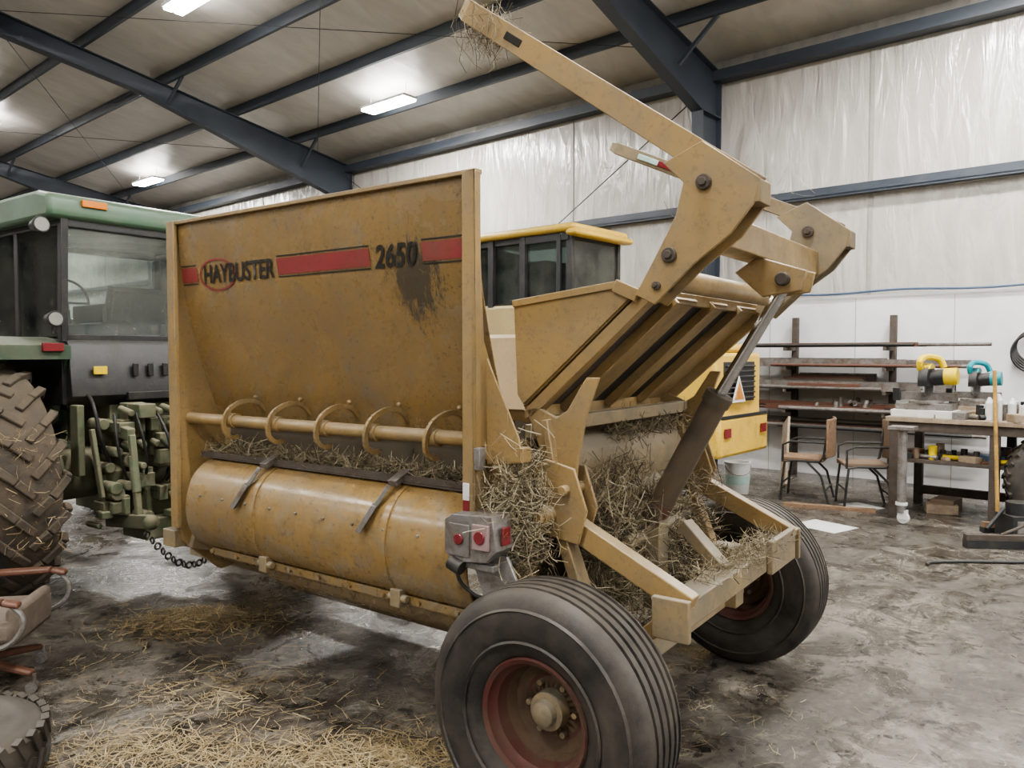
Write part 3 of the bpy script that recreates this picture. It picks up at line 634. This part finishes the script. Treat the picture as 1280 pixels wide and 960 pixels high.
g.bb(-3.61,-3.60,11.6-3.9,11.6-3.75,.88,.98,2); g.bb(-3.61,-3.60,11.6-2.95,11.6-2.8,.88,.98,2)
g.obj('slow_sign',LR,[WHT,dirty('sign_red',(.55,.22,.03)),REDL])
for w in(5.25,7.9):
    for s in(2.75,4.0):
        g=G(); pr=[(.4,-.2),(.45,-.26),(.6,-.28),(.68,-.22),(.72,-.1),(.72,.1),(.68,.22),(.6,.28),(.45,.26),(.4,.2)]
        g.rev(pr,(0,0,0),'y',0,40)
        for i in range(24):
            for sd in(-1,1):
                a=2*PI*(i+(.5 if sd>0 else 0))/24; g.beam((.72*math.cos(a),0,.72*math.sin(a)),(.70*math.cos(a+.1),sd*.25,.70*math.sin(a+.1)),.06,.06,up=(math.cos(a),0,math.sin(a)))
        g.rev([(.4,-.2),(.38,-.1),(.2,-.08),(.001,-.1)],(0,0,0),'y',1,30); g.rev([(.4,.2),(.38,.1),(.2,.08),(.001,.1)],(0,0,0),'y',1,30)
        o=g.obj('tyre_and_rim',LR,[MUDRUB,YEL]); o.location=(-w,11.6-s,.74)
g=G()
for s in(3.0,3.7): g.prism([(-7.6,1.7),(-8.6,1.0),(-9.4,.6),(-9.4,.45),(-8.6,.7),(-7.6,1.3)],'y',11.6-s-.04,11.6-s+.04)
g.strip([(-9.3,1.1),(-9.35,.5),(-9.6,.15),(-10.4,.1)],'y',11.6-4.3,11.6-2.4,.04); g.obj('bucket_and_arms',LR,[YEL],bev=.01)
# ================================================================= right side workshop
K=root('steel_rack',(0,0,0),BA); g=G()
for w in(4.27,2.92): g.bb(-w-.04,-w+.04,11.44,11.52,0,2.32)
for w in(4.27,2.92):
    for z in(.72,.98,1.28,1.60,1.88): g.bb(-w-.02,-w+.02,11.05,11.48,z-.05,z)
    g.beam((-w,11.05,.02),(-w,11.5,.02),.06,.05)
g.obj('rack_posts',K,[RUST]); g=G()
STOCK=dirty('grey_steel_stock',(.19,.18,.17),(.10,.07,.05),.4,.65,8,.5,metal=.3)
for z in(.72,.98,1.28,1.60,1.88):
    for k in range(12 if z<1.8 else 5):
        y=11.07+.035*k; a=R(4.3,5.15); b=R(1.7,3.0); mi=random.choice((0,0,1,1,4,2,3)); zz=z+(R(0,.09) if k>5 else 0)
        (g.bb(-a,-b,y-.016,y+.016,z,z+R(.03,.13),mi) if k%2 else g.cyl((-a,y,zz+.026),(-b,y,zz+.026),R(.016,.03),mi,n=8))
for k in range(8): g.bb(-4.1-R(0,.3),-3.3+R(0,.2),11.05+.05*k,11.09+.05*k,1.33,1.37+.02*k,random.choice((0,3,4)))
for k in range(14): x=-3.1-R(0,1.0); g.cyl((x,11.1+R(0,.3),.98),(x+R(-.05,.05),11.1+R(0,.3),.98+R(.08,.2)),.03,random.choice((0,1,4)),n=10)
g.obj('steel_stock',K,[RUST,STOCK,BLK,dirty('primer_steel',(.12,.05,.035)),STEEL])
K=root('workbench',(0,0,0),BA); g=G()
def LBk(w0,w1,s0,s1,z0,z1,m=0): g.bb(-w0,-w1,11.6-s0,11.6-s1,z0,z1,m)
LBk(2.38,.4,1.25,2.5,1.05,1.10,0); LBk(2.3,.5,1.35,2.4,.60,.64,1); LBk(2.35,.42,2.42,2.47,.95,1.05,1)
for w in(2.3,1.35,.5):
    for s in(1.32,2.42): LBk(w-.045,w+.045,s-.045,s+.045,0,1.05,1)
LBk(2.3,.5,1.3,1.36,.1,.2,1)
g.obj('bench_frame',K,[WOODL,RUST],bev=.004)
g=G()
for i in range(190):
    w=R(.5,2.3); s=R(1.45,2.4); z=1.10 if i%3 else .64; a=R(.03,.14); t=random.choice((0,1,2))
    mi=random.choice((0,1,2,2,0,1,3,4,5,6,7,8))
    if i%3==0: s=2.0+R(0,.35)
    if z>1 and 1.75<w<2.3 and 2.0<s: a*=.5
    if t==0: g.box((-w,11.6-s,z+a*.3),(a*1.8,a,a*.6),mi,Matrix.Rotation(R(0,3),3,'Z'))
    elif t==1: g.cyl((-w,11.6-s,z),(-w,11.6-s,z+a*1.3),a*.35,mi,n=14)
    else: g.cyl((-w-a,11.6-s,z+.03),(-w+a,11.6-s+R(-.1,.1),z+.03),.025,mi,n=10)
for w,h in((1.42,.24),(1.34,.28),(1.22,.24),(1.10,.2)): g.cyl((-w,9.25,1.10),(-w,9.25,1.1+h*.75),.038,4); g.cyl((-w,9.25,1.1+h*.75),(-w,9.25,1.1+h),.038,4,r1=.012)
g.cyl((-1.0,9.9,1.35),(-.6,9.9,1.35),.09,2,n=20); g.cyl((-1.05,9.9,1.35),(-.99,9.9,1.35),.13,1,n=24); g.cyl((-.61,9.9,1.35),(-.55,9.9,1.35),.13,1,n=24); g.bb(-.9,-.7,9.8,10.0,1.1,1.28,2)
g.obj('tools_and_parts',K,[RUST,STEEL,BLK,WOODL,WHT,MAROON,BRN,BLUE,YPL],bev=.004)
def miter(name,w,s,z,body,sc):
    K=root(name,(0,0,0),BA); x=-w; y=11.6-s
    g=G(); q=sc
    g.box((x,y,z+.03*q),(.48*q,.26*q,.06*q),1); g.cyl((x,y,z+.06*q),(x,y,z+.085*q),.15*q,1,n=28); g.box((x,y+.08*q,z+.12*q),(.5*q,.03*q,.08*q),1)
    g.cyl((x-.02*q,y-.02,z+.27*q),(x+.0*q,y-.02,z+.27*q),.15*q,3,n=32)
    pr=[(y-.02+.17*q*math.cos(a*PI/12),z+.27*q+.17*q*math.sin(a*PI/12)) for a in range(-1,14)]
    g.prism(pr,'x',x-.04*q,x+.04*q,2)
    g.prism([(p[0],p[1]) for p in pr[4:11]],'x',x-.05*q,x+.05*q,0)
    g.cyl((x+.04*q,y+.0,z+.30*q),(x+.22*q,y,z+.32*q),.075*q,2,n=20); g.cyl((x+.15*q,y,z+.315*q),(x+.26*q,y,z+.32*q),.08*q,0,n=20)
    g.path(cat([(x-.03*q,y-.12*q,z+.38*q),(x-.03*q,y-.16*q,z+.45*q),(x,y-.08*q,z+.50*q),(x+.1*q,y,z+.48*q),(x+.14*q,y+.02,z+.40*q)]),.03*q,0)
    g.beam((x,y+.1*q,z+.1*q),(x,y+.12*q,z+.36*q),.07*q,.08*q,1,up=(1,0,0))
    g.beam((x-.25*q,y-.05,z+.08*q),(x-.25*q,y-.05,z+.2*q),.06*q,.06*q,2,up=(1,0,0))
    g.obj('saw_body',K,[body,STEEL,BLK,CHROME],bev=.004)
miter('miter_saw',2.03,2.25,1.18,YPL,1.15); 
g=G(); g.box((-2.03,9.35,1.14),(.62,.4,.08)); place(g.obj('saw_stand_board',None,[WHT],bev=.005))
miter('chop_saw',1.62,1.95,1.22,TEAL,.95)
g=G(); g.box((-1.60,9.65,1.16),(.3,.35,.12)); place(g.obj('wood_block',None,[WOODL],bev=.005))
g=G(); p=P(2.12,2.83,0); x,y=p[0],p[1]
g.cyl((x,y,.12),(x,y,1.0),.045,0,n=20); g.bb(x-.12,x+.12,y-.12,y+.12,1.0,1.03,0); g.cyl((x,y-.0,.2),(x,y,.23),.06,1)
g.rev([(.001,-.02),(.055,-.02),(.065,0),(.055,.02),(.001,.02)],(x+.02,y,.065),'y',1,20); g.bb(x-.03,x+.06,y-.03,y-.024,.05,.15,1); g.bb(x-.03,x+.06,y+.024,y+.03,.05,.15,1)
place(g.obj('roller_stand',None,[STEEL,WHT]))
for i in range(7):
    g=G(); p=P(R(1.5,1.95),R(1.7,2.3),0) if i<4 else P(R(.8,1.2),R(1.7,2.3),0); sz=(R(.2,.35),R(.15,.25),R(.08,.22)); g.box((0,0,sz[2]/2),sz,0); o=g.obj('scrap_wood_block',None,[random.choice((WOODL,WOOD,BRN))],bev=.005)
    o.rotation_euler=(0,0,R(0,3)); v_=BR@Vector(p); o.location=(v_.x,v_.y,0.001)
g=G()
for k in range(5): g.rev([(.20+.01*k,-.01),(.215+.01*k,0),(.20+.01*k,.01),(.185+.01*k,0),(.20+.01*k,-.01)],(0,-.012*k,-.02*k),'y',0,32)
g.cyl((0,.05,.18),(0,-.08,.20),.015,0); o=place(g.obj('coiled_cable',None,[BLK])); v_=BR@Vector((-1.30,11.52,1.88)); o.location=(v_.x,v_.y,1.88)
g=G(); g.rev([(.001,0),(.125,0),(.13,.01),(.142,.26),(.148,.36),(.155,.365),(.155,.375),(.14,.375),(.13,.02),(.001,.015)],(0,0,0),'z',0,32); g.rev([(.138,.12),(.1445,.22)],(0,0,0),'z',1,32)
g.path([(.15*math.cos(t*PI/12),-.02-.12*math.sin(t*PI/12),.33-.1*math.sin(t*PI/12)) for t in range(13)],.004,2)
o=g.obj('plastic_bucket',None,[WHT,MINT,STEEL]); o.location=(2.88,9.78,0); o.scale=(1.1,1.1,1.1)
def chair(name,loc,rz,seatm,sc=1.0):
    K=root(name,loc,rz); K.scale=(sc,sc,sc); g=G()
    for y in(-.22,.22):
        g.path([(.22,y,0),(.20,y,.25),(.18,y,.43),(.10,y,.45),(-.18,y,.45),(-.22,y,.5),(-.27,y,.85)],.013)
        g.path([(-.28,y,0),(-.2,y,.3),(-.05,y,.45)],.013); g.path([(.20,y,.43),(.2,y,.62),(.12,y,.66),(-.24,y,.66)],.012)
    g.cyl((.2,-.22,.2),(.2,.22,.2),.01); g.cyl((-.25,-.22,.15),(-.25,.22,.15),.01); g.obj('legs',K,[BLK])
    g=G(); g.box((0,0,.465),(.44,.42,.04)); pr=[(-.22-.07*math.cos(t*1.2),.25*t) for t in(-1,-.75,-.5,-.25,0,.25,.5,.75,1)]
    pr2=[(x-.025,y) for x,y in pr][::-1]; g.prism(pr+pr2,'z',.50,.92); g.obj('seat_and_back',K,[seatm],bev=.01)
chair('metal_chair',(4.10,8.95,0),math.radians(168),BRN,1.1); chair('metal_chair',(3.62,9.45,0),math.radians(150),WOOD,1.1)
g=G(); g.beam((3.62,10.2,0),(3.85,10.75,.85),.26,.03,up=(-.4,.2,.3)); g.obj('leaning_plank',None,[WOODL])
g=G(); g.beam((3.2,9.0,.02),(4.1,8.6,.02),.09,.04); g.obj('wood_lath',None,[WOOD])
def Bv(w,s,z): v_=BR@Vector(P(w,s,z)); return Vector((v_.x,v_.y,z))
g=G(); a=Bv(1.28,2.62,.03); b=Bv(1.36,2.50,1.62); g.cyl(a,b,.019,0,n=12); g.box(a+Vector((0,0,.05)),(.3,.06,.05),1); g.box(a+Vector((0,0,.0)),(.32,.08,.05),2)
g.obj('broom',None,[dirty('handle_wood',(.50,.30,.08)),WOOD,BLK])
g=G(); g.box((4.50,7.02,.10),(.62,.07,.05),0,Matrix.Rotation(-.1,3,'Z')); g.box((4.50,7.02,.04),(.62,.09,.075),1,Matrix.Rotation(-.1,3,'Z')); g.cyl((4.50,7.02,.12),(5.4,7.3,.35),.014,0); g.obj('push_broom',None,[RUST,BLK])
g=G(); g.path(cat([(3.5,6.42,.015),(3.6,6.5,.015),(3.9,6.52,.015),(4.4,6.5,.015),(5.0,6.6,.015)]),.014); g.obj('floor_cable',None,[BLK])
g=G(); g.bb(-.14,.14,-.14,.14,.0,.24,0); g.cyl((0,0,.24),(0,0,.36),.11,0,n=20); g.cyl((-.14,0,.3),(-.3,0,.1),.02,0); g.bb(-.1,.1,-.145,-.14,.08,.2,1); o=g.obj('shop_vacuum',None,[BLK,STEEL],bev=.02); o.location=(4.90,7.38,0)
def loose(name,loc,rot,R_,h):
    g=G(); g.rev([(R_*.55,-h*.8),(R_*.7,-h),(R_*.9,-h*.9),(R_,-h*.6),(R_,h*.6),(R_*.9,h*.9),(R_*.7,h),(R_*.55,h*.8),(R_*.5,h*.6),(R_*.5,-h*.6),(R_*.55,-h*.8)],(0,0,0),'y',0,48)
    n=30
    for i in range(n):
        for sd in(-1,1):
            t=2*PI*(i+(.5 if sd>0 else 0))/n; g.beam((R_*math.cos(t),sd*.01,R_*math.sin(t)),((R_-.005)*math.cos(t+.1),sd*h*.85,(R_-.005)*math.sin(t+.1)),.035,.03,up=(math.cos(t),0,math.sin(t)))
    o=g.obj(name,None,[RUB]); o.location=loc; o.rotation_euler=rot
loose('spare_tyre',(5.47,7.58,.52),(0,0,math.radians(-20)),.5,.13)
loose('spare_tyre',(-2.38,3.14,.125),(PI/2,0,0),.38,.11)
for (x,y,sx,sy,rz) in((3.24,7.91,.42,.5,.6),(4.1,8.95,.3,.4,.4)):  # white sheets standing in for bright patches of light on the floor
    g=G(); g.box((0,0,.002),(sx,sy,.003)); o=g.obj('light_patch_sheet',None,[WHT]); o.location=(x,y,.001); o.rotation_euler=(0,0,rz)
# ================================================================= office chair lower left
K=root('office_chair',(-2.90,4.08,0),math.radians(10))
g=G(); g.box((0,0,.36),(.60,.50,.12),0); g.box((.28,-.0,.38),(.06,.46,.20),0); g.box((-.28,.0,.70),(.10,.5,.55),0); g.obj('cushions',K,[dirty('worn_upholstery',(.16,.125,.10),(.24,.20,.16),.4,.65,8,.7)],bev=.045)
g=G()
for y in(-.30,.30):
    g.beam((-.22,y,.53),(.28,y,.54),.06,.035,0); g.beam((.28,y,.54),(.36,y,.52),.06,.03,0)
for k in range(5):
    a=2*PI*k/5-.35; g.beam((0,0,.15),(.36*math.cos(a),.36*math.sin(a),.10),.055,.05,0,w1=.045,h1=.03)
g.obj('wood_parts',K,[MAROON],bev=.012)
g=G()
for y in(-.30,.30): g.path(cat([(.32,y,.52),(.37,y,.46),(.36,y,.38),(.28,y,.31),(.12,y,.29),(-.1,y,.29),(-.22,y,.38),(-.2,y,.52)]),.014)
g.cyl((0,0,.15),(0,0,.36),.035)
for k in range(5):
    a=2*PI*k/5-.35; x,y=.37*math.cos(a),.37*math.sin(a); g.cyl((x,y,.05),(x,y,.10),.01); g.cyl((x-.01,y-.02,.03),(x-.01,y+.02,.03),.03,n=16)
g.obj('metal_frame',K,[STEEL])
# ================================================================= straw on the floor
def blob(cx,cy,sx,sy,h):
    def f():
        x=Ga(0,1);y=Ga(0,1); return (cx+x*sx,cy+y*sy,.006+h*max(0,1-(x*x+y*y)/4)*R(0,1))
    return f
straw('straw_pile',1500,blob(-2.12,5.05,.24,.17,.07),None,(.04,.16),.0018,True,wts=(4,3,2,1))
straw('straw_pile',350,blob(-1.55,3.95,.28,.22,.015),None,(.04,.16),.0017,True,wts=(4,1,3,.3))
straw('straw_pile',1600,blob(-.62,3.30,.36,.15,.03),None,(.04,.16),.0017,True,wts=(4,1,3,.3))
straw('straw_pile',800,blob(-1.6,3.38,.33,.13,.02),None,(.04,.16),.0017,True,wts=(4,1,3,.3))
straw('loose_straw',1300,lambda:(R(-3.0,1.0),R(2.9,5.6),.006),None,(.02,.11),.0014,True)
straw('loose_straw',450,lambda:(R(1.0,4),R(3,7),.006),None,(.02,.09),.0013,True,mats=HAY)
straw('straw_pile',350,blob(.95,3.9,.30,.30,.02),None,(.03,.14),.0016,True,wts=(2,4,1,3),mats=HAY)
